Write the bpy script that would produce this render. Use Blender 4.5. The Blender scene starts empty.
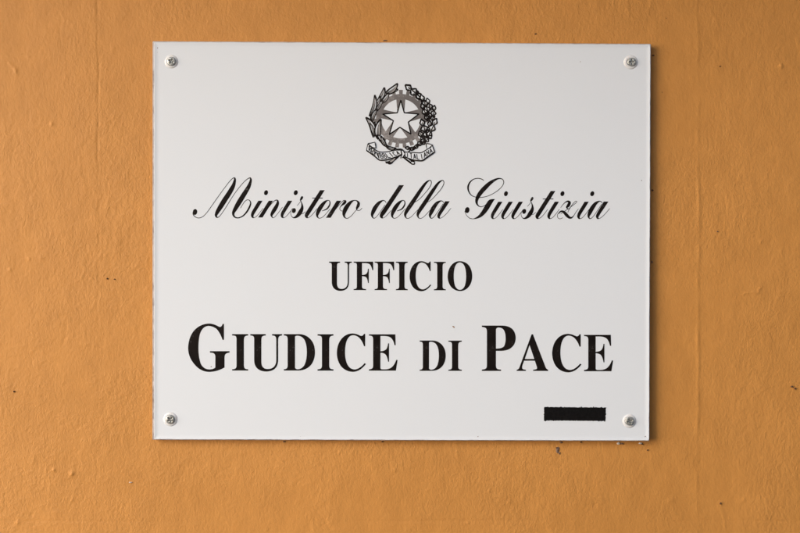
import bpy, bmesh, math, random
import numpy as np
from mathutils import Vector

random.seed(7)
C = bpy.context.scene.collection
R = math.radians

# ------------------------------------------------------------------ camera, sky, sun, exposure
YF = -0.0068            # front face of the sign (wall is at y = 0, camera looks along +y)
LENS = 42.0
DIST = 0.8 * LENS / 36.0
cam_d = bpy.data.cameras.new('camera')
cam_d.lens = LENS
cam_d.sensor_width = 36.0
cam_d.clip_start = 0.01
cam_d.clip_end = 100.0
cam = bpy.data.objects.new('camera', cam_d)
C.objects.link(cam)
cam.location = (0.0, YF - DIST, 0.0)
cam.rotation_euler = (R(90), 0, 0)
bpy.context.scene.camera = cam

SUN_FROM = Vector((-0.80, -0.47, 0.34)).normalized()   # towards the sun: left of the wall, a little above
SUN_EL = math.asin(SUN_FROM.z)
SUN_ROT = math.atan2(SUN_FROM.x, SUN_FROM.y)
world = bpy.data.worlds.new('World')
bpy.context.scene.world = world
world.use_nodes = True
wn = world.node_tree
bg = wn.nodes['Background']
sky = wn.nodes.new('ShaderNodeTexSky')
sky.sky_type = 'NISHITA'
sky.sun_disc = False
sky.sun_elevation = SUN_EL
sky.sun_rotation = SUN_ROT
sky.air_density = 1.0
sky.dust_density = 1.2
sky.ozone_density = 1.0
wn.links.new(sky.outputs[0], bg.inputs[0])
bg.inputs[1].default_value = 0.085

sun_d = bpy.data.lights.new('sun', 'SUN')
sun_d.energy = 2.0
sun_d.angle = R(62)
sun_d.color = (1.0, 1.0, 0.99)
sun = bpy.data.objects.new('sun', sun_d)
C.objects.link(sun)
sun.rotation_euler = SUN_FROM.to_track_quat('Z', 'Y').to_euler()

vs = bpy.context.scene.view_settings
vs.view_transform = 'Standard'
vs.look = 'None'
vs.gamma = 1.0
vs.exposure = 1.36


# ------------------------------------------------------------------ helpers
def P(px, py):
    """millimetres on the sign's front plane, x from the frame's left, y from its top -> x, z in metres"""
    return ((px - 400.0) / 1000.0, (266.5 - py) / 1000.0)


KW = (DIST - YF) / DIST


def W(px, py):
    x, z = P(px, py)
    return (x * KW, z * KW)


def new_mat(name):
    m = bpy.data.materials.new(name)
    m.use_nodes = True
    nt = m.node_tree
    b = nt.nodes['Principled BSDF']
    return m, nt, b


def N(nt, typ, **kw):
    n = nt.nodes.new(typ)
    for k, v in kw.items():
        if k.startswith('i_'):
            n.inputs[k[2:].replace('_', ' ')].default_value = v
        else:
            setattr(n, k, v)
    return n


def noise(nt, scale, detail=3.0, rough=0.55, stretch=None, rot=0.0, dist=0.0):
    tc = N(nt, 'ShaderNodeTexCoord')
    mp = N(nt, 'ShaderNodeMapping')
    if stretch:
        mp.inputs['Scale'].default_value = stretch
    mp.inputs['Rotation'].default_value = (0, rot, 0)
    nt.links.new(tc.outputs['Object'], mp.inputs['Vector'])
    t = N(nt, 'ShaderNodeTexNoise')
    t.inputs['Scale'].default_value = scale
    t.inputs['Detail'].default_value = detail
    t.inputs['Roughness'].default_value = rough
    t.inputs['Distortion'].default_value = dist
    nt.links.new(mp.outputs[0], t.inputs['Vector'])
    return t


def ramp(nt, src, stops, interp='LINEAR'):
    r = N(nt, 'ShaderNodeValToRGB')
    r.color_ramp.interpolation = interp
    els = r.color_ramp.elements
    while len(els) < len(stops):
        els.new(0.5)
    for e, (p, c) in zip(els, stops):
        e.position = p
        e.color = c if len(c) == 4 else (*c, 1)
    nt.links.new(src, r.inputs[0])
    return r


def mixc(nt, fac, a, b, blend='MIX'):
    m = N(nt, 'ShaderNodeMix', data_type='RGBA', blend_type=blend)
    for sock, v in ((m.inputs[0], fac), (m.inputs[6], a), (m.inputs[7], b)):
        if hasattr(v, 'links'):
            nt.links.new(v, sock)
        else:
            sock.default_value = v
    return m.outputs[2]


def math_n(nt, op, a, b=None):
    m = N(nt, 'ShaderNodeMath', operation=op)
    for s, v in ((m.inputs[0], a), (m.inputs[1], b)):
        if v is None:
            continue
        if hasattr(v, 'links'):
            nt.links.new(v, s)
        else:
            s.default_value = v
    return m.outputs[0]


# ------------------------------------------------------------------ materials
def wall_paint():
    m, nt, b = new_mat('ochre_wall_paint')
    # paint colour: slow mottling plus faint fine variation of the brushed coat
    n1 = noise(nt, 5.0, 3, 0.5)
    n2 = noise(nt, 60.0, 4, 0.6, (1, 1, 0.45))
    c1 = ramp(nt, n1.outputs['Fac'], [(0.3, (0.572, 0.252, 0.056)), (0.7, (0.622, 0.276, 0.064))])
    c2 = ramp(nt, n2.outputs['Fac'], [(0.3, (0.93, 0.92, 0.9)), (0.7, (1.05, 1.05, 1.06))])
    col = mixc(nt, 1.0, c1.outputs[0], c2.outputs[0], 'MULTIPLY')
    # a few tiny pinholes with dust in them
    tc = N(nt, 'ShaderNodeTexCoord')
    vo = N(nt, 'ShaderNodeTexVoronoi')
    vo.inputs['Scale'].default_value = 26.0
    nt.links.new(tc.outputs['Object'], vo.inputs['Vector'])
    sz = N(nt, 'ShaderNodeSeparateColor')
    nt.links.new(vo.outputs['Color'], sz.inputs[0])
    lim = math_n(nt, 'MULTIPLY', math_n(nt, 'GREATER_THAN', sz.outputs[0], 0.86), 0.022)
    hole = math_n(nt, 'LESS_THAN', vo.outputs['Distance'], lim)
    col = mixc(nt, math_n(nt, 'MULTIPLY', hole, 0.4), col, (0.13, 0.06, 0.025, 1))
    nt.links.new(col, b.inputs['Base Color'])
    b.inputs['Roughness'].default_value = 0.6
    b.inputs['Specular IOR Level'].default_value = 0.36
    # relief: brush / roller stipple drawn out vertically, over coarser trowel marks
    f1 = noise(nt, 350.0, 5.0, 0.68, (1.0, 1.0, 0.72), 0.10, 0.2)
    f2 = noise(nt, 135.0, 4.0, 0.62, (1.0, 1.0, 0.72), -0.12, 0.4)
    f3 = noise(nt, 30.0, 3.0, 0.5, (1.0, 1.0, 0.7), 0.3, 0.3)
    msk = noise(nt, 9.0, 2.0, 0.5)
    mk = ramp(nt, msk.outputs['Fac'], [(0.35, (0.35, 0.35, 0.35)), (0.65, (1, 1, 1))])
    msk2 = noise(nt, 6.5, 3.0, 0.6, None, 0.7, 0.5)
    mk2 = ramp(nt, msk2.outputs['Fac'], [(0.38, (0.5, 0.5, 0.5)), (0.62, (1.05, 1.05, 1.05))])
    h1 = math_n(nt, 'MULTIPLY', f1.outputs['Fac'], 0.75)
    h2 = math_n(nt, 'MULTIPLY', f2.outputs['Fac'], math_n(nt, 'MULTIPLY', mk.outputs[0], 0.95))
    h3 = math_n(nt, 'MULTIPLY', f3.outputs['Fac'], 0.7)
    h = math_n(nt, 'ADD', math_n(nt, 'MULTIPLY', math_n(nt, 'ADD', h1, h2), mk2.outputs[0]), h3)
    h = math_n(nt, 'SUBTRACT', h, math_n(nt, 'MULTIPLY', hole, 0.6))
    bp = N(nt, 'ShaderNodeBump')
    bp.inputs['Strength'].default_value = 1.0
    bp.inputs['Distance'].default_value = 0.00094
    nt.links.new(h, bp.inputs['Height'])
    nt.links.new(bp.outputs[0], b.inputs['Normal'])
    return m


def white_acrylic():
    m, nt, b = new_mat('white_acrylic')
    n1 = noise(nt, 7.0, 4, 0.6)
    n2 = noise(nt, 900.0, 2, 0.5)
    c1 = ramp(nt, n1.outputs['Fac'], [(0.2, (0.79, 0.826, 0.870)), (0.8, (0.801, 0.837, 0.879))])
    c2 = ramp(nt, n2.outputs['Fac'], [(0.3, (0.985, 0.985, 0.985)), (0.7, (1.0, 1.0, 1.0))])
    nt.links.new(mixc(nt, 1.0, c1.outputs[0], c2.outputs[0], 'MULTIPLY'), b.inputs['Base Color'])
    r = ramp(nt, n1.outputs['Fac'], [(0.2, (0.16,) * 3), (0.8, (0.24,) * 3)])
    nt.links.new(r.outputs[0], b.inputs['Roughness'])
    b.inputs['Specular IOR Level'].default_value = 0.4
    return m


def ink(name, col, fleck=(0.12, 0.112, 0.108), amount=0.665):
    m, nt, b = new_mat(name)
    n1 = noise(nt, 420.0, 4, 0.7)
    n2 = noise(nt, 45.0, 3, 0.6)
    s = math_n(nt, 'ADD', math_n(nt, 'MULTIPLY', n1.outputs['Fac'], 0.7), math_n(nt, 'MULTIPLY', n2.outputs['Fac'], 0.45))
    f = ramp(nt, s, [(amount, (0, 0, 0)), (amount + 0.09, (1, 1, 1))])
    c2 = ramp(nt, n2.outputs['Fac'], [(0.35, col), (0.7, tuple(min(1, c * 1.5 + 0.003) for c in col))])
    nt.links.new(mixc(nt, f.outputs[0], c2.outputs[0], (*fleck, 1)), b.inputs['Base Color'])
    b.inputs['Roughness'].default_value = 0.5
    b.inputs['Specular IOR Level'].default_value = 0.10
    return m


def flat_mat(name, col, rough=0.7, spec=0.3, vary=0.15, scale=300.0):
    m, nt, b = new_mat(name)
    n1 = noise(nt, scale, 3, 0.6)
    lo = tuple(c * (1 - vary) for c in col)
    hi = tuple(min(1.0, c * (1 + vary)) for c in col)
    r = ramp(nt, n1.outputs['Fac'], [(0.3, lo), (0.7, hi)])
    nt.links.new(r.outputs[0], b.inputs['Base Color'])
    b.inputs['Roughness'].default_value = rough
    b.inputs['Specular IOR Level'].default_value = spec
    return m


def clear_edge_mat():
    m, nt, b = new_mat('clear_acrylic_edge')
    n1 = noise(nt, 70.0, 4, 0.65)
    r = ramp(nt, n1.outputs['Fac'], [(0.32, (0.36, 0.31, 0.30)), (0.55, (0.72, 0.70, 0.71)), (1, (0.9, 0.9, 0.9))])
    nt.links.new(r.outputs[0], b.inputs['Base Color'])
    b.inputs['Transmission Weight'].default_value = 0.45
    b.inputs['Roughness'].default_value = 0.28
    b.inputs['IOR'].default_value = 1.49
    return m


def steel():
    m, nt, b = new_mat('zinc_screw_steel')
    n1 = noise(nt, 500.0, 3, 0.6)
    r = ramp(nt, n1.outputs['Fac'], [(0.3, (0.36, 0.365, 0.345)), (0.7, (0.52, 0.525, 0.50))])
    nt.links.new(r.outputs[0], b.inputs['Base Color'])
    b.inputs['Metallic'].default_value = 0.7
    b.inputs['Roughness'].default_value = 0.45
    return m


def washer_mat():
    m, nt, b = new_mat('milky_plastic_washer')
    b.inputs['Base Color'].default_value = (0.79, 0.775, 0.77, 1)
    b.inputs['Roughness'].default_value = 0.35
    b.inputs['Subsurface Weight'].default_value = 0.3
    b.inputs['Subsurface Radius'].default_value = (0.004, 0.0035, 0.003)
    b.inputs['Subsurface Scale'].default_value = 1.0
    return m


M_WALL = wall_paint()
M_WHITE = white_acrylic()
M_INK = ink('black_print', (0.0075, 0.0052, 0.0045))
M_GREY = ink('grey_print', (0.15, 0.138, 0.136), (0.34, 0.32, 0.31), 0.60)
M_SHADE = ink('pale_grey_print', (0.30, 0.285, 0.278), (0.45, 0.43, 0.42), 0.62)
M_HAIR = ink('thin_black_print', (0.014, 0.012, 0.011))
M_CLEAR = clear_edge_mat()
M_STEEL = steel()
M_WASHER = washer_mat()
M_TAPE = flat_mat('black_paint_bar', (0.0048, 0.0043, 0.0045), 0.75, 0.12, 0.5, 500)
M_BLOCKER = flat_mat('light_blocker_grey', (0.60, 0.66, 0.71), 0.9, 0.2, 0.04, 20)  # cool grey of the added unseen light blockers, offsets warm bounce
M_DIRT = flat_mat('grey_dirt', (0.20, 0.13, 0.095), 0.9, 0.1, 0.45, 900)
M_DARK = flat_mat('dark_dirt', (0.125, 0.066, 0.036), 0.9, 0.1, 0.4, 900)
M_CHIP = flat_mat('bare_plaster', (0.62, 0.56, 0.5), 0.9, 0.1, 0.15, 700)
M_BROWN = flat_mat('brown_speck', (0.34, 0.22, 0.15), 0.8, 0.2, 0.2, 900)


# ------------------------------------------------------------------ mesh helpers
def link(name, me, mat, parent=None, smooth=False, label=None):
    o = bpy.data.objects.new(name, me)
    C.objects.link(o)
    me.materials.append(mat)
    if smooth:
        for p in me.polygons:
            p.use_smooth = True
    if parent:
        o.parent = parent
    if label:
        o['label'] = label
    return o


class Print:
    """flat printed shapes with a hair of thickness, gathered into one mesh"""

    def __init__(self, base=0.00006, step=0.000001):
        self.v, self.f = [], []
        self.h, self.step = base, step

    def _lift(self):
        self.h += self.step
        return YF - self.h

    def poly(self, pts):
        y = self._lift()
        n0 = len(self.v)
        for (x, z) in pts:
            self.v.append((x, y, z))
        self.f.append(list(range(n0, n0 + len(pts))))

    def strip(self, L, Rr):
        y = self._lift()
        n0 = len(self.v)
        n = len(L)
        for a, b in zip(L, Rr):
            self.v.append((a[0], y, a[1]))
            self.v.append((b[0], y, b[1]))
        for i in range(n - 1):
            self.f.append([n0 + 2 * i, n0 + 2 * i + 1, n0 + 2 * i + 3, n0 + 2 * i + 2])

    def stroke(self, pts, scale=1.0, smooth=6, closed=False):
        """pts: (x, y, width) in sign millimetres"""
        q = spline(pts, smooth, closed)
        L, Rr = [], []
        n = len(q)
        for i in range(n):
            if closed:
                a, b = q[(i - 1) % n], q[(i + 1) % n]
            else:
                a, b = q[max(i - 1, 0)], q[min(i + 1, n - 1)]
            dx, dy = b[0] - a[0], b[1] - a[1]
            l = math.hypot(dx, dy) or 1e-9
            w = q[i][2] * 0.5 * scale
            nx, ny = -dy / l * w, dx / l * w
            L.append(P(q[i][0] + nx, q[i][1] + ny))
            Rr.append(P(q[i][0] - nx, q[i][1] - ny))
        if closed:
            L.append(L[0])
            Rr.append(Rr[0])
        self.strip(L, Rr)

    def blob(self, pts, smooth=5):
        q = spline([(x, y, 0) for x, y in pts], smooth, True)
        self.poly([P(x, y) for x, y, _ in q])

    def shape(self, pts):
        self.poly([P(x, y) for x, y in pts])

    def ellipse(self, cx, cy, rx, ry, rot=0.0, n=28):
        c, s = math.cos(rot), math.sin(rot)
        pts = []
        for k in range(n):
            t = 2 * math.pi * k / n
            x, y = rx * math.cos(t), ry * math.sin(t)
            pts.append(P(cx + c * x - s * y, cy + s * x + c * y))
        self.poly(pts)

    def build(self, name, mat, parent, label=None):
        me = bpy.data.meshes.new(name)
        me.from_pydata(self.v, [], self.f)
        bm = bmesh.new()
        bm.from_mesh(me)
        for f in bm.faces:                       # all print faces look at the viewer (-y)
            f.normal_update()
            if f.normal.y > 0:
                f.normal_flip()
        bmesh.ops.triangulate(bm, faces=[f for f in bm.faces if len(f.verts) > 4])
        bm.to_mesh(me)
        bm.free()
        return link(name, me, mat, parent, label=label)


def spline(pts, sub=6, closed=False):
    n = len(pts)
    if n < 3 or sub <= 1:
        return list(pts)
    out = []
    rng = n if closed else n - 1
    for i in range(rng):
        if closed:
            p0, p1, p2, p3 = pts[(i - 1) % n], pts[i], pts[(i + 1) % n], pts[(i + 2) % n]
        else:
            p0, p1, p2, p3 = pts[max(i - 1, 0)], pts[i], pts[i + 1], pts[min(i + 2, n - 1)]
        for k in range(sub):
            t = k / sub
            t2, t3 = t * t, t * t * t
            r = []
            for c in range(len(p1)):
                m1 = (p2[c] - p0[c]) * 0.5
                m2 = (p3[c] - p1[c]) * 0.5
                r.append((2 * t3 - 3 * t2 + 1) * p1[c] + (t3 - 2 * t2 + t) * m1 + (-2 * t3 + 3 * t2) * p2[c] + (t3 - t2) * m2)
            if len(r) == 3:
                r[2] = max(r[2], 0.0)
            out.append(tuple(r))
    if not closed:
        out.append(tuple(pts[-1]))
    return out


# ------------------------------------------------------------------ the wall
def build_wall():
    def axis(lo, hi, step, far, grow):
        core = list(np.arange(lo, hi + step / 2, step))
        a, b, s = [], [], step
        x = lo
        while x > -far:
            s *= grow
            x -= s
            a.append(x)
        x, s = hi, step
        while x < far:
            s *= grow
            x += s
            b.append(x)
        return np.array(a[::-1] + core + b)

    xs = axis(-0.43, 0.43, 0.0009, 1.6, 1.12)
    zs = axis(-0.295, 0.295, 0.0009, 1.3, 1.12)
    X, Z = np.meshgrid(xs, zs)
    H = np.zeros_like(X)
    rng = np.random.default_rng(3)
    # slow unevenness of the plaster
    for _ in range(26):
        fx, fz = rng.normal(0, 9, 2)
        H += 0.00016 * np.sin(fx * X + fz * Z + rng.uniform(0, 6.28)) / (1 + 0.06 * math.hypot(fx, fz))

    def seam(px, hgt, wid, side, wob):
        x0 = W(px, 0)[0] + wob * np.sin(Z * 7 + 1.3) + 0.0005 * np.sin(Z * 41) + 0.0003 * np.sin(Z * 117 + px)
        d = X - x0
        amp = np.clip(0.55 + 0.45 * np.sin(Z * 11 + px) * np.sin(Z * 23 + 0.5) + 0.35 * np.sin(Z * 67 + px) * np.sin(Z * 151), 0, 1.3)
        return hgt * amp * np.exp(-(d / wid) ** 2) + side * 0.5 * (np.tanh(d / 0.0022))

    H += seam(97.5, -0.00034, 0.0012, -0.00012, 0.0009) * (0.22 + 0.78 / (1 + np.exp(-(Z + 0.02) * 40)))
    H += seam(697.5, 0.00042, 0.0018, -0.00014, 0.0010)
    # faint level line low on the wall
    z0 = W(0, 521)[1] + 0.0006 * np.sin(X * 9)
    H += -0.00016 * np.exp(-((Z - z0) / 0.0012) ** 2) * (0.5 + 0.5 * np.sin(X * 17 + 1))
    # lumps of dried paint and grit, pits, little trowel ridges
    lumps = [(51.7, 124, 1.7, 1.1), (54, 470, 1.5, 1.0), (72, 473.5, 2.1, 1.5), (781, 66, 1.9, 1.3), (72, 500, 1.5, .5),
             (15.5, 70, 1.9, .7), (28, 57, 1.6, .5), (9, 63, 1.5, .4), (113, 49, 1.9, .5), (106, 71, 1.5, .4), (66, 77, 1.5, .4), (108, 207.5, 3, .5), (117, 241, 3.4, .5),
             (112, 243, 1.8, .4), (41, 258, 1.6, .6), (29, 259, 1.6, .5), (52, 233, 1.7, .4), (10, 270, 1.9, .6), (685, 207, 3, .45), (761, 242, 1.9, .6),
             (781, 251, 1.5, .5), (770, 252, 1.5, .4), (744, 500, 1.6, .4), (672, 500, 2, .4), (395, 470, 1.6, .5), (468, 523, 1.5, .4), (18, 522, 2, .7)]
    for px in range(150):
        lumps.append((rng.uniform(0, 800), rng.uniform(0, 533), rng.uniform(1.2, 2.4), rng.uniform(0.1, 0.42) * (1 if rng.random() < 0.7 else -1)))
    for (px, py, r, h) in lumps:
        x, z = W(px, py)
        r *= 0.001
        H += h * 0.00068 * np.exp(-(((X - x) / r) ** 2 + ((Z - z) / (r * 1.15)) ** 2))

    def ridge(x0, y0, x1, y1, h, w):
        a, b = np.array(W(x0, y0)), np.array(W(x1, y1))
        d = b - a
        L = np.linalg.norm(d)
        t = ((X - a[0]) * d[0] + (Z - a[1]) * d[1]) / L / L
        s = (-(X - a[0]) * d[1] + (Z - a[1]) * d[0]) / L + 0.0006 * np.sin(t * 9)
        return h * np.exp(-(s / w) ** 2) / (1 + np.exp(-(t - 0.05) * 30)) / (1 + np.exp((t - 0.95) * 30))

    for _ in range(60):
        x0, y0 = rng.uniform(0, 800), rng.uniform(0, 533)
        an = rng.normal(1.45, 0.35)
        L = rng.uniform(8, 34)
        nonlocal_h = rng.uniform(-0.00018, 0.00022)
        H += ridge(x0, y0, x0 + L * math.cos(an), y0 + L * math.sin(an), nonlocal_h, rng.uniform(0.0011, 0.0019))
    H += ridge(741, 295, 750, 292, 0.0003, 0.0012) + ridge(750, 292, 757, 293, 0.0003, 0.0012) + ridge(757, 293, 762, 286, 0.0004, 0.0012)
    H += ridge(10, 62, 18, 76, 0.0003, 0.0016)

    nz, nx = X.shape
    co = np.empty((nz * nx, 3), dtype=np.float32)
    co[:, 0] = X.ravel()
    co[:, 1] = -H.ravel()
    co[:, 2] = Z.ravel()
    i = np.arange(nz * nx, dtype=np.int32).reshape(nz, nx)
    quads = np.stack([i[:-1, :-1], i[:-1, 1:], i[1:, 1:], i[1:, :-1]], -1).reshape(-1, 4)
    me = bpy.data.meshes.new('wall')
    me.vertices.add(len(co))
    me.vertices.foreach_set('co', co.ravel())
    me.loops.add(quads.size)
    me.loops.foreach_set('vertex_index', quads.ravel())
    me.polygons.add(len(quads))
    me.polygons.foreach_set('loop_start', np.arange(0, quads.size, 4, dtype=np.int32))
    me.polygons.foreach_set('use_smooth', np.ones(len(quads), dtype=bool))
    me.update(calc_edges=True)
    o = link('wall', me, M_WALL)
    o['kind'] = 'structure'
    o['label'] = 'ochre painted plaster wall with brushed texture behind the white sign'
    o['category'] = 'wall'
    return o


wall = build_wall()


def shade_slab():
    """an unseen slab added above the frame to darken the top of the wall"""
    bm = bmesh.new()
    bmesh.ops.create_cube(bm, size=1.0)
    for v in bm.verts:
        v.co = Vector((v.co.x * 5.0, -0.26 + v.co.y * 0.56, 0.71 + v.co.z * 0.12))
    bmesh.ops.bevel(bm, geom=list(bm.edges), offset=0.006, segments=2, affect='EDGES')
    me = bpy.data.meshes.new('shade_slab')
    bm.to_mesh(me)
    bm.free()
    o = link('shade_slab', me, M_BLOCKER)
    o['kind'] = 'structure'
    o['label'] = 'unseen slab added above the frame to shade the top of the wall'
    o['category'] = 'ceiling'


shade_slab()


def shade_block():
    """an unseen block added behind the camera so light falls off towards the right"""
    bm = bmesh.new()
    bmesh.ops.create_cube(bm, size=1.0)
    for v in bm.verts:
        v.co = Vector((0.55 + v.co.x * 4.5, -1.85 + v.co.y * 0.30, -0.30 + v.co.z * 2.6))
    bmesh.ops.bevel(bm, geom=list(bm.edges), offset=0.008, segments=2, affect='EDGES')
    me = bpy.data.meshes.new('shade_block')
    bm.to_mesh(me)
    bm.free()
    o = link('shade_block', me, M_BLOCKER)
    o['kind'] = 'structure'
    o['label'] = 'unseen block added behind the camera to cut the light towards the right'
    o['category'] = 'pier'


shade_block()


def wall_mark(name, px, py, rx, ry, mat, label=None, thick=0.0005, bumps=9, seed=0):
    """an irregular crust of dirt or bare plaster, domed, sitting on the paint"""
    rnd = random.Random(seed)
    bm = bmesh.new()
    cx, cz = W(px, py)
    rings = 4
    n = bumps * 3
    ph = [rnd.uniform(0.6, 1.25) for _ in range(bumps)]
    rad = [ph[int(k / 3) % bumps] * (1 - (k % 3) / 3) + ph[(int(k / 3) + 1) % bumps] * ((k % 3) / 3) for k in range(n)]
    top = bm.verts.new((cx, -thick - 0.00055, cz))
    prev = None
    for r in range(1, rings + 1):
        f = r / rings
        ring = []
        for k in range(n):
            t = 2 * math.pi * k / n
            y = -thick * (1 - f * f) * rnd.uniform(0.6, 1.2) - 0.00055 + (0.0011 if r == rings else 0)
            ring.append(bm.verts.new((cx + rx * 0.001 * f * rad[k] * math.cos(t), y, cz + ry * 0.001 * f * rad[k] * math.sin(t))))
        for k in range(n):
            if prev is None:
                bm.faces.new((top, ring[(k + 1) % n], ring[k]))
            else:
                bm.faces.new((prev[k], prev[(k + 1) % n], ring[(k + 1) % n], ring[k]))
        prev = ring
    bmesh.ops.recalc_face_normals(bm, faces=bm.faces)
    me = bpy.data.meshes.new(name)
    bm.to_mesh(me)
    bm.free()
    return link(name, me, mat, wall, True, label)


wall_mark('dirt_mark', 557.6, 449.8, 2.3, 3.6, M_DIRT, 'grey brown smear on the wall under the black bar', seed=1)
wall_mark('dirt_mark', 556.8, 447.6, 1.0, 1.0, M_DARK, seed=2)
wall_mark('dirt_mark', 559.2, 453, 1.3, 1.5, M_DIRT, seed=12)
wall_mark('dirt_mark', 561, 442.2, 2.2, 1.1, M_DIRT, seed=3)
wall_mark('paint_chip', 618.5, 443.0, 2.4, 1.5, M_CHIP, 'pale bare chip of plaster under the bottom edge of the sign', seed=4)
wall_mark('dirt_mark', 622.2, 443.6, 1.4, 1.0, M_DIRT, seed=5)
wall_mark('paint_chip', 640.2, 443.2, 2.2, 1.0, M_CHIP, seed=6)
wall_mark('dirt_mark', 642.2, 444.2, 1.0, 0.8, M_DARK, seed=7)
wall_mark('dirt_mark', 647.5, 450, 0.8, 0.8, M_DARK, seed=8)
wall_mark('dirt_mark', 581, 442.0, 1.4, 0.8, M_DARK, seed=9)
wall_mark('dirt_mark', 382.5, 441.6, 1.2, 0.8, M_DARK, seed=10)
wall_mark('dirt_mark', 792.0, 386.6, 1.6, 0.9, M_DARK, 'dark scuff on the wall near the right edge', seed=11)
wall_mark('dirt_mark', 795.0, 388.6, 1.3, 1.1, M_DARK, seed=13)
wall_mark('dirt_mark', 14, 391.5, 1.1, 0.8, M_DARK, seed=14)
wall_mark('dirt_mark', 107.3, 278.6, 1.0, 0.9, M_DARK, seed=15)
wall_mark('dirt_mark', 114.6, 279.3, 1.0, 0.8, M_DARK, seed=16)
wall_mark('dirt_mark', 720.5, 503.5, 0.9, 1.0, M_DARK, seed=17)
wall_mark('dirt_mark', 717.5, 231.5, 1.0, 0.8, M_DIRT, seed=18)
wall_mark('dirt_mark', 720, 66.5, 0.9, 0.8, M_DARK, seed=19)
wall_mark('dirt_mark', 652.3, 190.3, 1.3, 1.0, M_DARK, seed=20)
wall_mark('dirt_mark', 653.2, 55.5, 1.6, 0.8, M_DARK, seed=21)
wall_mark('dirt_mark', 651.8, 452 - 190, 0.9, 1.6, M_DIRT, seed=22)
wall_mark('dirt_mark', 535.5, 34.2, 1.5, 0.9, M_DARK, 'small dark scuff on the wall above the top edge of the sign', seed=25)
wall_mark('dirt_mark', 385, 40.6, 2.6, 0.8, M_DIRT, seed=26)
wall_mark('dirt_mark', 284, 441.6, 1.6, 0.7, M_DIRT, seed=23)
wall_mark('paint_chip', 130.5, 482.3, 1.9, 0.6, M_CHIP, seed=24)

# ------------------------------------------------------------------ the sign
sign = bpy.data.objects.new('wall_sign', None)
C.objects.link(sign)
sx, sz = P(401.5, 441)
sign.location = (sx, 0, sz)
sign['label'] = 'white rectangular acrylic plate with black lettering and an emblem, screwed to the ochre wall'
sign['category'] = 'sign'
bpy.context.view_layer.update()


def attach(o):
    """keep the world place of a mesh built in world coordinates"""
    o.matrix_parent_inverse = sign.matrix_world.inverted()
    return o


def rounded_quad(cs, r, n=5):
    out = []
    m = len(cs)
    for i in range(m):
        p, a, b = Vector(cs[i]), Vector(cs[i - 1]), Vector(cs[(i + 1) % m])
        u, v = (a - p).normalized(), (b - p).normalized()
        c = p + (u + v) * r
        for k in range(n + 1):
            t = k / n
            d = (-v) * (1 - t) + (-u) * t
            # quarter arc from the previous side to the next one
            ang = t * math.pi / 2
            d = (-v) * math.cos(ang) + (-u) * math.sin(ang)
            # start on side a (offset -v from centre), end on side b (offset -u)
            out.append(tuple(c + d * r))
    return out


OUT = [(152.5, 41.2), (651.0, 43.8), (649.5, 441.0), (152.3, 439.8)]
INN = [(154.3, 42.1), (650.3, 44.6), (648.9, 440.4), (154.2, 439.1)]
outer = rounded_quad(OUT, 0.9)
inner = rounded_quad(INN, 1.2)
# a slightly hand sawn outline
rs = random.Random(5)


def densify(pts, step=6.0, jit=0.0):
    out = []
    n = len(pts)
    for i in range(n):
        a, b = pts[i], pts[(i + 1) % n]
        L = math.hypot(b[0] - a[0], b[1] - a[1])
        k = max(1, int(L / step))
        for j in range(k):
            t = j / k
            x, y = a[0] + (b[0] - a[0]) * t, a[1] + (b[1] - a[1]) * t
            if k > 1:
                x += rs.uniform(-jit, jit)
                y += rs.uniform(-jit, jit)
            out.append((x, y))
    return out


inner_d = densify(inner, 7.0, 0.16)


def solid(pts, y0, y1, bev, name, mat):
    """a closed plate with a small chamfer at its front rim; y1 is the front"""
    bm = bmesh.new()
    n = len(pts)
    cx = sum(p[0] for p in pts) / n
    cy = sum(p[1] for p in pts) / n

    def ring(inset, y):
        vs_ = []
        dx, dz = P(cx, cy)
        for (x, yy) in pts:
            xx, zz = P(x, yy)
            vs_.append(bm.verts.new((dx + (xx - dx) * (1 - inset / 0.2482), y, dz + (zz - dz) * (1 - inset / 0.1985))))
        return vs_
    # rim raised slightly to catch light, standing in for glow in the acrylic edges
    lip = 0.00048
    r = [ring(0, y0), ring(0, y1 + bev - lip), ring(bev * 0.4, y1 + bev * 0.35 - lip), ring(bev, y1 - lip)]
    for q in (0.2, 0.4, 0.6, 0.8, 1.0):
        r.append(ring(0.0004 + 0.0046 * q, y1 - lip * (1 - q) ** 2))
    for a, b in zip(r[:-1], r[1:]):
        for k in range(n):
            bm.faces.new((a[k], a[(k + 1) % n], b[(k + 1) % n], b[k]))
    bm.faces.new(r[-1])
    bm.faces.new(r[0][::-1])
    bmesh.ops.recalc_face_normals(bm, faces=bm.faces)
    me = bpy.data.meshes.new(name)
    bm.to_mesh(me)
    bm.free()
    return link(name, me, mat, sign)


attach(solid(inner_d, -0.0016, YF, 0.0002, 'panel', M_WHITE))


def edge_ring():
    bm = bmesh.new()
    n = len(outer)
    prof = [(inner, -0.0018), (inner, YF + 0.0003), (outer, YF + 0.0005), (outer, -0.0018)]
    rings = []
    for src, y in prof:
        s = []
        for (x, yy) in src:
            a, b = P(x, yy)
            s.append(bm.verts.new((a, y, b)))
        rings.append(s)
    for i in range(4):
        a, b = rings[i], rings[(i + 1) % 4]
        for k in range(n):
            bm.faces.new((a[k], a[(k + 1) % n], b[(k + 1) % n], b[k]))
    bmesh.ops.recalc_face_normals(bm, faces=bm.faces)
    me = bpy.data.meshes.new('clear_edge')
    bm.to_mesh(me)
    bm.free()
    return link('clear_edge', me, M_CLEAR, sign)


attach(edge_ring())

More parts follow.
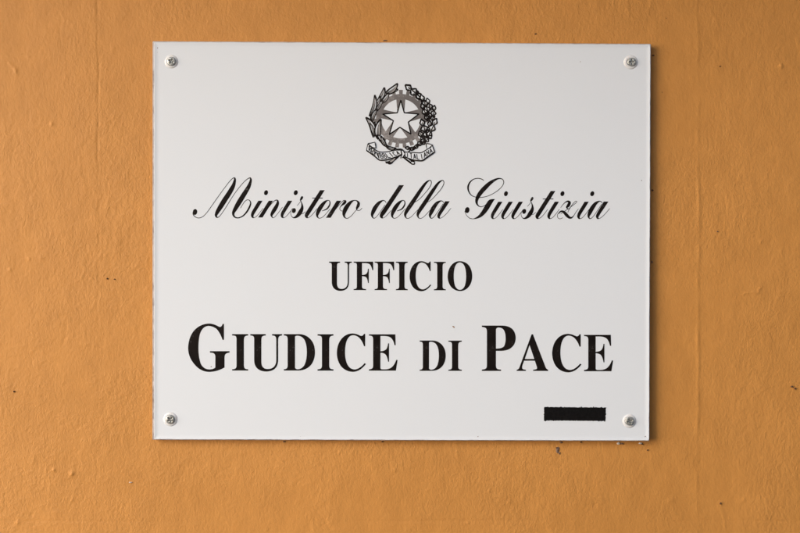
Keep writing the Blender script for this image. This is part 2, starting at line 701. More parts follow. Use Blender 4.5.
# ------------------------------------------------------------------ serif capitals (outlines)
GLYPH = {
    'G': ((36, 405, 60, 467), ["M355,195 L342,195 Q318,125 285,95 Q250,72 215,72 Q165,75 142,140 Q128,190 128,265 Q128,350 148,405 Q172,455 225,457 Q262,455 278,440 L278,345 Q278,322 262,313 Q248,308 230,308 L230,295 L405,295 L405,308 Q380,310 368,322 Q360,332 360,350 L360,440 Q310,468 265,475 Q235,481 205,478 Q140,470 95,415 Q36,350 36,265 Q38,175 90,110 Q145,52 225,50 Q260,52 295,70 Q312,80 322,80 Q335,78 343,53 L355,53 Z"]),
    'I': ((428, 570, 143, 467), ["M428,143 L570,143 L570,155 Q545,157 538,168 Q532,178 532,200 L532,420 Q532,438 540,447 Q548,454 570,455 L570,467 L428,467 L428,455 Q452,454 460,446 Q467,437 467,420 L467,190 Q467,170 460,162 Q452,156 428,155 Z"]),
    'U': ((3, 285, 143, 467), ["M3,143 L140,143 L140,155 Q112,157 106,168 Q101,177 101,200 L101,385 Q101,425 118,440 Q132,453 158,453 Q195,453 215,430 Q233,408 233,370 L233,195 Q233,172 224,163 Q215,156 195,155 L195,143 L285,143 L285,155 Q262,157 255,168 Q250,178 250,198 L250,370 Q250,425 220,452 Q190,476 140,476 Q90,474 62,446 Q38,420 37,375 L37,190 Q37,170 30,162 Q22,156 3,155 Z"]),
    'D': ((300, 578, 143, 467), ["M300,143 L440,143 Q500,145 540,190 Q578,235 578,305 Q577,375 540,420 Q498,466 430,467 L300,467 L300,455 Q320,454 328,446 Q334,438 334,420 L334,190 Q334,170 327,162 Q319,156 300,155 Z",
                                 "M400,165 Q405,157 420,157 Q465,158 487,200 Q505,240 505,305 Q504,370 487,410 Q467,452 425,455 Q405,455 400,440 Z"]),
    'C': ((105, 365, 145, 467), ["M357,140 L357,250 L346,250 Q330,200 300,172 Q275,152 248,152 Q210,155 192,205 Q178,245 178,305 Q178,370 198,410 Q220,455 262,456 Q305,455 352,400 L364,408 Q310,478 245,478 Q180,475 140,425 Q105,375 105,308 Q106,235 145,185 Q185,137 245,136 Q275,137 305,152 Q318,158 325,158 Q338,156 346,140 Z"]),
    'E': ((390, 645, 145, 467), ["M390,145 L625,145 L628,242 L617,242 Q608,195 585,176 Q565,160 520,160 L492,160 L492,295 Q530,293 545,275 Q555,262 560,225 L569,225 L569,388 L560,388 Q554,345 540,327 Q527,310 492,308 L492,440 Q492,455 510,455 L535,455 Q575,454 598,432 Q618,412 634,370 L645,373 L630,467 L390,467 L390,455 Q412,454 420,446 Q427,438 427,420 L427,190 Q427,172 420,164 Q412,157 390,156 Z"]),
    'P': ((60, 362, 67, 470), ["M60,67 L240,67 Q300,68 332,98 Q362,130 362,178 Q362,228 328,260 Q295,290 235,292 L186,292 L186,420 Q186,442 196,450 Q206,457 232,458 L232,470 L60,470 L60,458 Q88,456 97,447 Q105,438 105,415 L105,125 Q105,100 97,91 Q88,82 60,80 Z",
                               "M186,105 Q187,88 205,85 Q245,84 260,115 Q272,140 272,180 Q272,225 258,250 Q240,272 186,272 Z"]),
    'A': ((370, 650, 143, 470), ["M503,143 L515,143 L628,438 Q636,456 650,458 L650,470 L517,470 L517,459 Q545,458 551,448 Q553,440 547,425 L532,379 L436,379 L422,420 Q416,440 422,450 Q430,458 453,459 L453,470 L370,470 L370,459 Q386,457 394,440 Z",
                                 "M485,240 L443,363 L527,363 Z"]),
    'F': ((287, 482, 67, 351), ["M287,67 L480,67 L482,152 L471,152 Q464,110 446,94 Q430,82 395,82 L370,82 L370,200 Q405,200 418,182 Q427,168 429,138 L437,138 L437,280 L429,280 Q425,242 413,226 Q402,213 370,213 L370,312 Q370,328 378,334 Q386,340 410,341 L410,351 L287,351 L287,341 Q306,340 313,334 Q319,327 319,312 L319,105 Q319,90 313,84 Q307,78 287,77 Z"]),
    'O': ((476, 721, 67, 352), ["M598,60 Q655,62 690,105 Q721,150 721,212 Q720,275 688,315 Q652,360 598,360 Q545,358 508,315 Q476,272 476,210 Q478,148 510,105 Q545,60 598,60 Z",
                                "M598,73 Q632,76 648,120 Q660,160 660,212 Q660,265 648,303 Q632,346 598,347 Q565,345 548,302 Q537,262 537,212 Q537,160 548,120 Q564,75 598,73 Z"]),
}


def flatten(d, n=7):
    toks = d.replace('Z', '').split()
    pts = []
    i = 0
    cur = None

    def xy(s):
        a, b = s.split(',')
        return (float(a), float(b))
    while i < len(toks):
        t = toks[i]
        if t[0] in 'ML':
            cur = xy(t[1:])
            pts.append(cur)
            i += 1
        elif t[0] == 'Q':
            c, e = xy(t[1:]), xy(toks[i + 1])
            for k in range(1, n + 1):
                u = k / n
                pts.append(((1 - u) ** 2 * cur[0] + 2 * u * (1 - u) * c[0] + u * u * e[0],
                            (1 - u) ** 2 * cur[1] + 2 * u * (1 - u) * c[1] + u * u * e[1]))
            cur = e
            i += 2
    # drop doubled points
    out = [pts[0]]
    for p in pts[1:]:
        if math.hypot(p[0] - out[-1][0], p[1] - out[-1][1]) > 0.4:
            out.append(p)
    if math.hypot(out[0][0] - out[-1][0], out[0][1] - out[-1][1]) < 0.4:
        out.pop()
    return out


def serif_word(letters, label):
    """letters: (char, left, right, cap top, baseline) in sign millimetres; each letter a mesh of its own"""
    word = bpy.data.objects.new('word', None)
    C.objects.link(word)
    word['label'] = label
    word.parent = sign
    for ch, xl, xr, yt, yb in letters:
        cu = bpy.data.curves.new('letter', 'CURVE')
        cu.dimensions = '2D'
        cu.fill_mode = 'BOTH'
        (gl, gr, gt, gb), paths = GLYPH[ch]
        for d in paths:
            pts = flatten(d)
            sp = cu.splines.new('POLY')
            sp.points.add(len(pts) - 1)
            sp.use_cyclic_u = True
            for p, (x, y) in zip(sp.points, pts):
                px = xl + (x - gl) / (gr - gl) * (xr - xl)
                py = yt + (y - gt) / (gb - gt) * (yb - yt)
                a, b = P(px, py)
                p.co = (a * 100, b * 100, 0, 1)           # filled at 100x for precision
        tmp = bpy.data.objects.new('tmp', cu)
        C.objects.link(tmp)
        bpy.context.view_layer.update()
        dg = bpy.context.evaluated_depsgraph_get()
        me0 = bpy.data.meshes.new_from_object(tmp.evaluated_get(dg))
        bpy.data.objects.remove(tmp)
        bm = bmesh.new()
        bm.from_mesh(me0)
        bmesh.ops.remove_doubles(bm, verts=bm.verts, dist=1e-5)
        ox, _ = P((xl + xr) / 2, 0)
        _, oz = P(0, yb)
        for v in bm.verts:
            v.co = Vector((v.co.x / 100 - ox, 0, v.co.y / 100 - oz))
        for f in bm.faces:
            f.normal_update()
            if f.normal.y > 0:
                f.normal_flip()
        me = bpy.data.meshes.new('letter')
        bm.to_mesh(me)
        bm.free()
        bpy.data.meshes.remove(me0)
        o = link('letter', me, M_INK, word)
        o.location = Vector((ox, YF - 0.00008, oz)) - sign.location


serif_word([('U', 329.0, 351.9, 261.6, 290.1), ('F', 353.6, 373.3, 261.6, 290.1), ('F', 374.6, 394.3, 261.6, 290.1), ('I', 395.9, 407.7, 261.7, 290.2),
            ('C', 409.6, 431.3, 261.9, 290.3), ('I', 433.9, 445.8, 261.8, 290.3), ('O', 447.6, 472.2, 261.8, 290.3)],
           'black serif capitals of the short middle line')
serif_word([('G', 188.1, 229.6, 324.6, 370.5), ('I', 232.1, 248.2, 334.1, 370.5), ('U', 250.3, 282.1, 334.1, 370.5), ('D', 283.8, 315.0, 334.1, 370.5),
            ('I', 317.5, 333.5, 334.2, 370.6), ('C', 336.8, 366.1, 334.4, 370.6), ('E', 368.9, 397.6, 334.3, 370.6)],
           'large black serif word at the left of the bottom line')
serif_word([('D', 419.6, 445.7, 340.5, 370.8), ('I', 448.3, 461.8, 340.6, 370.8)], 'small black serif word of two letters in the bottom line')
serif_word([('P', 481.8, 515.7, 325.5, 370.9), ('A', 516.6, 548.1, 334.2, 370.9), ('C', 552.1, 581.6, 334.8, 371.1), ('E', 584.0, 613.1, 334.8, 371.2)],
           'large black serif word at the right of the bottom line')


# ------------------------------------------------------------------ roundhand script line
class Crop:
    def __init__(self, x0, y0, s):
        self.x0, self.y0, self.s = x0, y0, s

    def p(self, t):
        if len(t) == 3:
            return (self.x0 + t[0] / self.s, self.y0 + t[1] / self.s, t[2] / self.s)
        return (self.x0 + t[0] / self.s, self.y0 + t[1] / self.s)


cA, cB, cC = Crop(186, 170, 10.0), Crop(246, 175, 11.343), Crop(306, 175, 11.343)
cD, cE, cF, cG = Crop(366, 175, 11.343), Crop(420, 175, 11.343), Crop(460, 172, 10.657), Crop(510, 175, 11.343)
HL = 5.6                                             # hairline in crop units
STEM_I = [(140, 292), (188, 292), (146, 360), (105, 425), (90, 452), (85, 468), (88, 478), (92, 484), (84, 489), (72, 487), (62, 477), (56, 460), (58, 440), (68, 412), (102, 354)]
TAIL_I = [(80, 487, 5), (95, 484, HL), (120, 468, HL), (155, 428, HL), (192, 378, 5)]
SCRIPT = {
    'M': (cA, [('s', [(70, 425, 9), (72, 445, 8), (88, 466, 7), (125, 480, 7), (165, 468, 6.5), (205, 430, 6), (260, 355, 6), (330, 255, 6), (400, 160, 6), (440, 110, 6.5), (470, 82, 8), (490, 80, 13)]),
               ('e', (90, 420, 22, 30, 0.15)),
               ('s', [(486, 80, 14), (489, 100, 22), (476, 150, 36), (452, 198, 45), (420, 250, 48), (385, 303, 50), (350, 360, 48), (318, 412, 40), (300, 452, 26), (308, 474, 13)]),
               ('s', [(304, 474, 10), (320, 474, 8), (340, 458, 6), (370, 418, 6), (420, 340, 6), (480, 245, 6), (540, 165, 6), (590, 110, 6.5), (625, 84, 8), (648, 79, 13)]),
               ('s', [(644, 80, 14), (648, 104, 22), (630, 160, 36), (600, 212, 44), (565, 268, 48), (528, 328, 48), (495, 385, 40), (473, 430, 27), (480, 462, 17), (505, 478, 12), (535, 476, 11), (575, 455, 13), (610, 415, 16), (636, 368, 17), (646, 330, 13), (636, 305, 8), (612, 299, 6.5), (582, 322, 6), (545, 382, 5)])]),
    'i': (cB, [('p', STEM_I), ('s', TAIL_I), ('e', (227, 201, 22, 29, 0.35))]),
    'v': (cB, [('p', STEM_I), ('s', TAIL_I)]),      # dotless: the strokes of the u
    'n': (cB, [('q', [(258, 292), (306, 292), (188, 482), (138, 482)]),
               ('s', [(188, 470, 4), (230, 405, HL), (270, 350, HL), (312, 303, 7), (338, 286, 10), (357, 290, 17), (360, 318, 30), (347, 352, 40), (326, 388, 44), (305, 422, 40), (290, 452, 28), (294, 474, 14), (304, 486, 8)]),
               ('s', [(296, 484, 6), (312, 485, HL), (335, 468, HL), (370, 425, HL), (414, 364, 5)])]),
    's': (cB, [('b', [(636, 240), (648, 248), (645, 266), (630, 285), (616, 293), (611, 283), (617, 262), (626, 246)]),
               ('s', [(580, 348, 5), (600, 325, 5), (620, 298, 6)]),
               ('s', [(618, 288, 6), (628, 310, 9), (637, 345, 20), (634, 382, 36), (613, 425, 47), (585, 462, 36), (555, 482, 20), (532, 482, 10), (515, 465, 6), (507, 435, 5), (512, 412, 5)]),
               ('e', (543, 404, 22, 29, 0.3)),
               ('s', [(622, 440, 5), (645, 438, HL), (675, 415, 5)])]),
    't': (cC, [('p', [(160, 172), (213, 172), (128, 306), (42, 440), (26, 462), (20, 476), (24, 484), (14, 490), (2, 488), (-9, 477), (-14, 460), (-8, 436), (6, 412), (80, 296)]),
               ('s', [(12, 488, 5), (28, 484, HL), (55, 466, HL), (90, 428, HL), (125, 380, 5)]),
               ('s', [(70, 262, 9), (130, 262, 9), (190, 262, 9)])]),
    'e': (cC, [('s', [(180, 408, 5), (205, 400, 10), (238, 383, 16), (262, 352, 17), (272, 320, 13), (266, 295, 10), (248, 288, 9), (218, 304, 26), (183, 342, 42), (152, 388, 47), (132, 432, 38), (127, 466, 22), (142, 488, 10), (160, 490, 7), (190, 476, 6), (230, 436, HL), (275, 382, 5)])]),
    'r': (cC, [('q', [(348, 292), (399, 292), (279, 486), (226, 486)]),
               ('s', [(300, 440, 4), (340, 385, HL), (385, 330, HL), (420, 295, 8), (440, 290, 14)]),
               ('s', [(440, 288, 14), (446, 302, 28), (430, 322, 30), (408, 342, 16), (388, 366, 7), (384, 388, 6), (398, 406, 7), (415, 408, 6), (432, 400, 5)])]),
    'o': (cC, [('s', [(562, 288, 7), (540, 290, 12), (508, 308, 30), (470, 350, 46), (443, 396, 48), (430, 440, 36), (435, 474, 18), (456, 491, 9), (480, 488, 7), (515, 462, 6), (552, 418, 6), (590, 376, 6)]),
               ('s', [(548, 287, 8), (576, 293, 13), (596, 318, 29), (590, 350, 34), (576, 376, 20), (577, 396, 9), (596, 403, 7), (616, 396, 7), (636, 374, 5)])]),
    'd': (cD, [('s', [(228, 318, 6), (218, 298, 8), (192, 290, 12), (148, 316, 34), (108, 365, 46), (82, 414, 44), (69, 455, 28), (78, 484, 13), (96, 490, 8), (122, 470, 6), (160, 420, HL), (215, 338, HL)]),
               ('p', [(375, 115), (431, 115), (328, 272), (225, 428), (200, 458), (190, 476), (194, 485), (186, 492), (172, 491), (160, 478), (156, 458), (164, 432), (186, 396), (280, 256)]),
               ('s', [(180, 492, 5), (198, 487, HL), (225, 468, HL), (255, 436, HL), (285, 402, 5)])]),
    'l': (cD, [('s', [(535, 318, 4), (560, 305, HL), (605, 275, 6), (668, 208, 7), (715, 150, 8), (740, 100, 8.5), (738, 70, 9), (718, 62, 12), (676, 94, 26), (622, 168, 38), (566, 252, 43), (510, 336, 46), (468, 398, 42), (445, 446, 30), (450, 478, 15), (466, 492, 8), (486, 490, 6.5), (515, 472, HL), (555, 430, HL), (590, 392, 5)])]),
    'a': (cE, [('s', [(268, 318, 6), (258, 300, 8), (232, 295, 14), (190, 322, 36), (152, 374, 47), (127, 424, 42), (113, 462, 26), (122, 488, 12), (140, 489, 8), (166, 466, 6), (205, 412, HL), (262, 326, HL)]),
               ('p', [(285, 298), (338, 298), (292, 368), (246, 436), (230, 462), (224, 478), (229, 487), (222, 494), (210, 493), (200, 482), (196, 462), (204, 436), (226, 396)]),
               ('s', [(216, 494, 5), (234, 490, HL), (264, 472, HL), (306, 432, HL), (352, 376, 5)])]),
    'G': (cF, [('s', [(255, 92, 6), (228, 75, 9), (185, 68, 9), (140, 80, 10), (104, 113, 15), (86, 158, 19), (92, 204, 15), (118, 245, 10), (160, 266, 7), (220, 272, 7), (300, 255, 6.5), (380, 214, 6.5), (440, 163, 7), (465, 118, 8), (458, 84, 9), (430, 70, 11), (388, 77, 20), (325, 114, 37), (266, 168, 47), (218, 222, 46), (186, 274, 38), (176, 318, 27), (187, 350, 15), (215, 370, 9), (250, 364, 7), (278, 345, 5)]),
               ('p', [(374, 288), (362, 302), (342, 334), (308, 392), (270, 442), (228, 478), (184, 497), (140, 503), (108, 497), (108, 492), (135, 497), (164, 487), (195, 464), (230, 420), (256, 376), (280, 336), (300, 307), (318, 294), (340, 289)]),
               ('s', [(130, 498, 8), (104, 493, 7), (72, 465, 6), (54, 430, 5), (52, 415, 5)]),
               ('e', (77, 406, 24, 32, 0.2))]),
    'z': (cG, [('s', [(575, 370, 5), (595, 342, 6), (625, 312, 10), (655, 299, 20), (674, 314, 32), (662, 345, 34), (646, 366, 24), (652, 382, 9), (662, 388, 5)]),
               ('s', [(655, 392, 5), (690, 362, 6), (735, 328, 6), (757, 306, 6), (752, 297, 6), (735, 304, 6), (705, 338, 6), (672, 388, 6), (655, 425, 5)]),
               ('s', [(662, 380, 5), (620, 410, 6), (575, 440, 5)]),
               ('s', [(552, 440, 8), (568, 418, 16), (592, 412, 22), (618, 428, 32), (645, 458, 36), (672, 482, 28), (698, 484, 18), (722, 462, 8), (750, 418, HL), (776, 384, 5)]),
               ('s', [(556, 425, 6), (540, 448, 6), (538, 474, 6), (550, 492, 6), (572, 497, 6), (600, 484, 5)])]),
}


def script_word(letters, label):
    pr = Print(0.00006)
    for ch, dx, dy in letters:
        crop, items = SCRIPT[ch]
        for kind, data in items:
            if kind == 's':
                pts = [(x + dx, y + dy, w) for x, y, w in (crop.p(t) for t in data)]
                pr.stroke(pts)
            elif kind == 'p':
                pts = [crop.p(t) for t in data]
                # corners of the flat top stay sharp, the rest is smoothed
                q = spline([(x, y, 0) for x, y in pts[1:] + pts[:1]], 4, False)
                pr.shape([(x + dx, y + dy) for x, y, _ in q])
            elif kind == 'q':
                pr.shape([(x + dx, y + dy) for x, y in (crop.p(t) for t in data)])
            elif kind == 'b':
                pr.blob([(x + dx, y + dy) for x, y in (crop.p(t) for t in data)])
            elif kind == 'e':
                cx, cy = crop.p(data[:2])
                pr.ellipse(cx + dx, cy + dy, data[2] / crop.s, data[3] / crop.s, data[4])
    return attach(pr.build('word', M_INK, sign, label))


script_word([('M', 0, 0), ('i', 0, 0), ('n', 0, 0), ('i', 29.7, 0), ('s', 0, 0), ('t', 0, 0), ('e', 0, 0), ('r', 0, 0), ('o', 0, 0)],
            'black roundhand script, first word of the top line')
script_word([('d', 0, 0), ('e', 74.95, 0.05), ('l', 0, 0), ('l', 12.55, 0.05), ('a', 0, 0)], 'black roundhand script, middle word of the top line')
script_word([('G', 0, 0), ('i', 239.9, 1.0), ('v', 250.3, 1.0), ('v', 260.4, 1.0), ('s', 230.3, 0.8), ('t', 230.6, 0.85), ('i', 296.4, 0.95), ('z', 0, 0), ('i', 326.2, 1.0), ('a', 158.6, 0.35)],
            'black roundhand script, last word of the top line')

# ------------------------------------------------------------------ the emblem: toothed wheel, star, two branches, ribbon
GC = (400.9, 118.8)


def wheel():
    pr = Print(0.00002, 0.0)
    n = 23
    ro, rt, ri = 24.8, 28.9, 19.7
    prof = []
    for k in range(n):
        a0 = 2 * math.pi * k / n - math.pi / 2
        h = math.pi / n
        for da, r in ((-h, ro), (-h * 0.52, ro), (-h * 0.50, rt), (0, rt), (h * 0.50, rt), (h * 0.52, ro)):
            prof.append((a0 + da, r))
    prof.append((prof[0][0] + 2 * math.pi, prof[0][1]))
    L = [P(GC[0] + r * math.cos(a), GC[1] + r * math.sin(a)) for a, r in prof]
    I = [P(GC[0] + ri * math.cos(a), GC[1] + ri * math.sin(a)) for a, r in prof]
    pr.strip(L, I)
    return pr


emblem = attach(wheel().build('emblem', M_GREY, sign, 'printed emblem of a star on a toothed wheel between two branches above a ribbon'))


def epart(pr, name, mat, label=None):
    return pr.build(name, mat, emblem, label)


TIPS = [(400.8, 100.4), (418.8, 114.1), (410.9, 134.1), (389.3, 134.5), (382.9, 114.2)]
INS = [(404.3, 112.8), (408.3, 122.2), (399.9, 127.4), (393.3, 120.8), (397.3, 112.8)]
sh = Print(0.00004, 0.0)
for k in range(5):
    t, a, b = TIPS[k], INS[k], INS[k - 1]
    dx, dy = t[0] - GC[0], t[1] - GC[1]
    l = math.hypot(dx, dy)
    nx, ny = -dy / l, dx / l
    e = (t[0] + dx / l * 2.5, t[1] + dy / l * 2.5)
    s1 = 1 if ((a[0] - t[0]) * nx + (a[1] - t[1]) * ny) > 0 else -1
    sh.shape([a, t, e, (e[0] + s1 * nx * 4.6, e[1] + s1 * ny * 4.6)])
    sh.shape([b, t, e, (e[0] - s1 * nx * 4.6, e[1] - s1 * ny * 4.6)])
epart(sh, 'star_shading', M_GREY)
star = Print(0.00007, 0.0)
star.shape([p for k in range(5) for p in (TIPS[k], INS[k])])
so = epart(star, 'star', M_WHITE)
ol = Print(0.0001)
cyc = [p for k in range(5) for p in (TIPS[k], INS[k])]
for k in range(10):
    a, b = cyc[k], cyc[(k + 1) % 10]
    ol.stroke([(a[0], a[1], 1.3), (b[0], b[1], 1.3)], smooth=1)
for a in cyc:
    ol.ellipse(a[0], a[1], 0.6, 0.6, n=8)
epart(ol, 'star_outline', M_INK)


def ov(x, y):
    return (355 + x / 5.611, 75 + y / 5.611)


fill, shade, lines = Print(0.00010), Print(0.00010), Print(0.00010)


def level(*prs):
    """the next shape goes over everything drawn so far"""
    h = max(p.h for p in prs)
    for p in prs:
        p.h = h


def leaf(base, tip, w, bend=0.0, lw=5.0, half=1):
    """a lance shaped leaf: white fill, one side hatched grey, heavy outline and midrib"""
    bx, by = ov(*base)
    tx, ty = ov(*tip)
    w /= 5.611
    dx, dy = tx - bx, ty - by
    l = math.hypot(dx, dy)
    nx, ny = -dy / l, dx / l

    def pt(t, s):
        arc = bend * l * 4 * t * (1 - t)
        return (bx + dx * t + nx * (arc + s), by + dy * t + ny * (arc + s))
    ts = [0, .12, .3, .5, .7, .88, 1]
    ws = [0.10, .32, .5, .52, .42, .22, 0.02]
    A = [pt(t, w * q) for t, q in zip(ts, ws)]
    B = [pt(t, -w * q) for t, q in zip(ts, ws)]
    Cc = [pt(t, 0) for t in ts]
    full = spline([(x, y, 0) for x, y in A + B[::-1]], 3, True)
    level(fill, shade, lines)
    fill.shape([(x, y) for x, y, _ in full])
    level(fill, shade, lines)
    S = A if half > 0 else B
    shade.shape([(x, y) for x, y in S + Cc[::-1]])
    level(fill, shade, lines)
    k = lw * 1.3 / 5.611
    ww = [0.7, 1, 1, 0.95, 0.95, 1.1, 1.0]
    lines.stroke([(p[0], p[1], k * q * (1.25 if half < 0 else 0.9)) for p, q in zip(A, ww)], smooth=4)
    lines.stroke([(p[0], p[1], k * q * (0.9 if half < 0 else 1.25)) for p, q in zip(B, ww)], smooth=4)
    lines.stroke([(p[0], p[1], k * 0.7 * (1.15 - t)) for p, t in zip(Cc, ts)], smooth=3)
    for q in (-0.22, 0.24):
        lines.stroke([(*pt(t, w * q * (1 - t * .5)), k * 0.5 * (0.95 - t)) for t in (0.08, 0.3, 0.5, 0.72)], smooth=3)


# laurel-like branch on the left: stem, then leaves from the back ones to the front ones
lines.stroke([(*ov(228, 428), 1.1), (*ov(190, 408), 1.3), (*ov(150, 380), 1.4), (*ov(112, 335), 1.3), (*ov(92, 285), 1.2), (*ov(88, 230), 1.1), (*ov(104, 175), 1.0), (*ov(138, 128), .9), (*ov(180, 92), .8)])
leaf((176, 108), (242, 82), 22, -0.05, 4.6, 1)
leaf((172, 104), (240, 48), 26, 0.10, 5.4, 1)
leaf((150, 158), (190, 100), 20, 0.05, 4.4, 1)
leaf((128, 148), (164, 70), 22, 0.10, 5.2, -1)
leaf((118, 205), (158, 143), 20, -0.05, 4.4, 1)
leaf((104, 190), (142, 118), 18, 0.06, 4.6, 1)
leaf((80, 232), (110, 112), 22, 0.12, 5.2, -1)
leaf((94, 262), (124, 190), 18, -0.06, 4.4, 1)
leaf((112, 338), (112, 262), 16, -0.05, 4.2, 1)
leaf((104, 350), (60, 238), 28, 0.13, 5.4, -1)
leaf((108, 345), (82, 270), 16, 0.05, 4.0, 1)
leaf((132, 362), (146, 248), 30, -0.10, 5.6, 1)
leaf((168, 398), (122, 336), 22, 0.10, 5.0, 1)
leaf((178, 404), (146, 342), 16, -0.06, 4.4, -1)
leaf((172, 396), (232, 412), 16, 0.14, 4.6, 1)
# trailing stem ends below the ribbon
for pts in ([(262, 440), (235, 462), (205, 480), (172, 494)], [(250, 452), (226, 474), (200, 496)]):
    lines.stroke([(*ov(*p), 1.5) for p in pts])
lines.blob([ov(168, 486), ov(188, 484), ov(214, 478), ov(216, 488), ov(204, 500), ov(190, 502)])
fill2 = Print(0.00042)
fill2.blob([ov(196, 486), ov(212, 474), ov(226, 464), ov(222, 474), ov(206, 488)])
olive = epart(fill, 'olive_branch', M_WHITE)


def sub(pr, name, mat):
    """one more ink of the emblem"""
    return pr.build(name, mat, emblem)


sub(shade, 'leaf_shading', M_SHADE)
sub(lines, 'olive_outline', M_INK)

# oak branch on the right: lobed leaves and acorn clusters
ofill, oshade, oline = Print(0.00010), Print(0.00010), Print(0.00010)
ro = random.Random(11)


def lobed(base, tip, w, lw=4.6, lobes=3, dark=0.0):
    bx, by = ov(*base)
    tx, ty = ov(*tip)
    w /= 5.611
    dx, dy = tx - bx, ty - by
    l = math.hypot(dx, dy)
    nx, ny = -dy / l, dx / l
    A, B = [], []
    n = lobes * 4
    for k in range(n + 1):
        t = k / n
        env = (math.sin(math.pi * min(1, t * 0.82 + 0.1))) ** 0.7
        wav = 0.62 + 0.38 * math.cos(2 * math.pi * lobes * t + math.pi)
        s = w * 0.5 * env * wav + 0.12
        A.append((bx + dx * t + nx * s, by + dy * t + ny * s))
        B.append((bx + dx * t - nx * s, by + dy * t - ny * s))
    full = spline([(x, y, 0) for x, y in A + B[::-1]], 2, True)
    level(ofill, oshade, oline)
    ofill.shape([(x, y) for x, y, _ in full])
    level(ofill, oshade, oline)
    for j in range(lobes):
        t = (j + 0.5) / lobes
        for sg in (-1, 1):
            oline.stroke([(bx + dx * (t - .12), by + dy * (t - .12), lw * .09), (bx + dx * t + nx * sg * w * .26, by + dy * t + ny * sg * w * .26, lw * .05)], smooth=1)
    level(ofill, oshade, oline)
    oshade.shape([(bx + dx * t + nx * w * q, by + dy * t + ny * w * q) for t, q in ((.1, 0), (.3, .24), (.5, .16), (.7, .22), (.9, .04), (.6, 0))])
    level(ofill, oshade, oline)
    k = lw * 1.5 / 5.611
    oline.stroke([(x, y, k * ro.uniform(.8, 1.25)) for x, y in A + B[::-1]], smooth=2, closed=True)
    oline.stroke([(bx, by, k * 0.9), (bx + dx * .4 + nx * .2, by + dy * .4 + ny * .2, k * 0.8), (bx + dx * .85, by + dy * .85, k * 0.4)], smooth=4)


oline.stroke([(*ov(292, 440), 1.1), (*ov(320, 412), 1.4), (*ov(362, 376), 1.5), (*ov(398, 326), 1.4), (*ov(418, 268), 1.3), (*ov(416, 205), 1.2), (*ov(396, 150), 1.1), (*ov(362, 108), 1.0), (*ov(316, 78), .9)])
lobed((396, 168), (334, 84), 30, 5.4, 3)
lobed((374, 132), (284, 58), 42, 6.0, 3)
lobed((440, 252), (404, 132), 34, 4.8, 4)
lobed((434, 258), (446, 172), 26, 4.8, 3)
lobed((424, 244), (370, 112), 34, 5.2, 4)
lobed((408, 256), (374, 160), 28, 5.6, 3)
lobed((416, 318), (420, 258), 26, 5.0, 2)
lobed((386, 376), (362, 316), 28, 5.4, 2)
lobed((404, 352), (372, 250), 38, 5.6, 3)
lobed((408, 352), (456, 246), 36, 5.0, 3)
lobed((374, 388), (430, 340), 26, 5.2, 3)
lobed((334, 412), (388, 360), 22, 5.0, 3)
lobed((332, 416), (282, 408), 20, 5.0, 2)
for cx, cy in [(382, 122), (394, 150), (384, 186), (396, 214), (416, 176), (412, 222), (388, 290), (400, 322), (414, 292), (432, 232), (386, 350), (350, 112), (318, 74)]:
    x, y = ov(cx, cy)
    oline.ellipse(x, y, ro.uniform(.6, 1.0), ro.uniform(.4, .75), ro.uniform(0, 3), 10)
for a, b in (((256, 448), (322, 500)), ((270, 446), (334, 490))):
    oline.stroke([(*ov(*a), 1.6), (*ov((a[0] + b[0]) / 2, (a[1] + b[1]) / 2 + 2), 1.7), (*ov(*b), 1.9)])
oline.ellipse(*ov(323, 494), 2.6, 1.7, 0.35)
tipf = Print(0.00052)
tipf.ellipse(*ov(324, 493), 1.5, 0.8, 0.2)
tipf.ellipse(*ov(296, 470), 1.3, 0.5, 0.7)
epart(ofill, 'oak_branch', M_WHITE)
sub(oshade, 'oak_shading', M_SHADE)
sub(oline, 'oak_outline', M_INK)
for k_, (pp) in enumerate((fill2, tipf)):
    sub(pp, 'stem_end', M_SHADE if k_ == 0 else M_WHITE)

c5, c6 = Crop(360, 136, 17.78), Crop(400, 136, 17.78)
rb = Print(0.00055)
LB_TOP = [(140, 140), (175, 172), (225, 215), (280, 255), (335, 282), (400, 290), (500, 280), (620, 255), (725, 252)]
LB_BOT = [(115, 258), (190, 310), (270, 370), (345, 428), (410, 432), (490, 420), (600, 388), (690, 355), (735, 330)]
RB_TOP = [(85, 288), (150, 290), (220, 294), (300, 300), (370, 300), (430, 272), (490, 235), (535, 205), (572, 165)]
RB_BOT = [(92, 372), (150, 400), (235, 428), (320, 440), (395, 438), (450, 402), (520, 352), (570, 318), (614, 284)]


def band(crop, top, bot):
    t = [crop.p(p) for p in top]
    b = [crop.p(p) for p in bot]
    ts = spline([(x, y, 0) for x, y in t], 4)
    bs = spline([(x, y, 0) for x, y in b], 4)
    n = len(ts)
    ln = [0.0]
    for i in range(1, n):
        m0 = ((ts[i - 1][0] + bs[i - 1][0]) / 2, (ts[i - 1][1] + bs[i - 1][1]) / 2)
        m1 = ((ts[i][0] + bs[i][0]) / 2, (ts[i][1] + bs[i][1]) / 2)
        ln.append(ln[-1] + math.hypot(m1[0] - m0[0], m1[1] - m0[1]))
    u = np.linspace(0, ln[-1], 60)
    res = []
    for side in (ts, bs):
        res.append(list(zip(np.interp(u, ln, [q[0] for q in side]).tolist(), np.interp(u, ln, [q[1] for q in side]).tolist())))
    return res


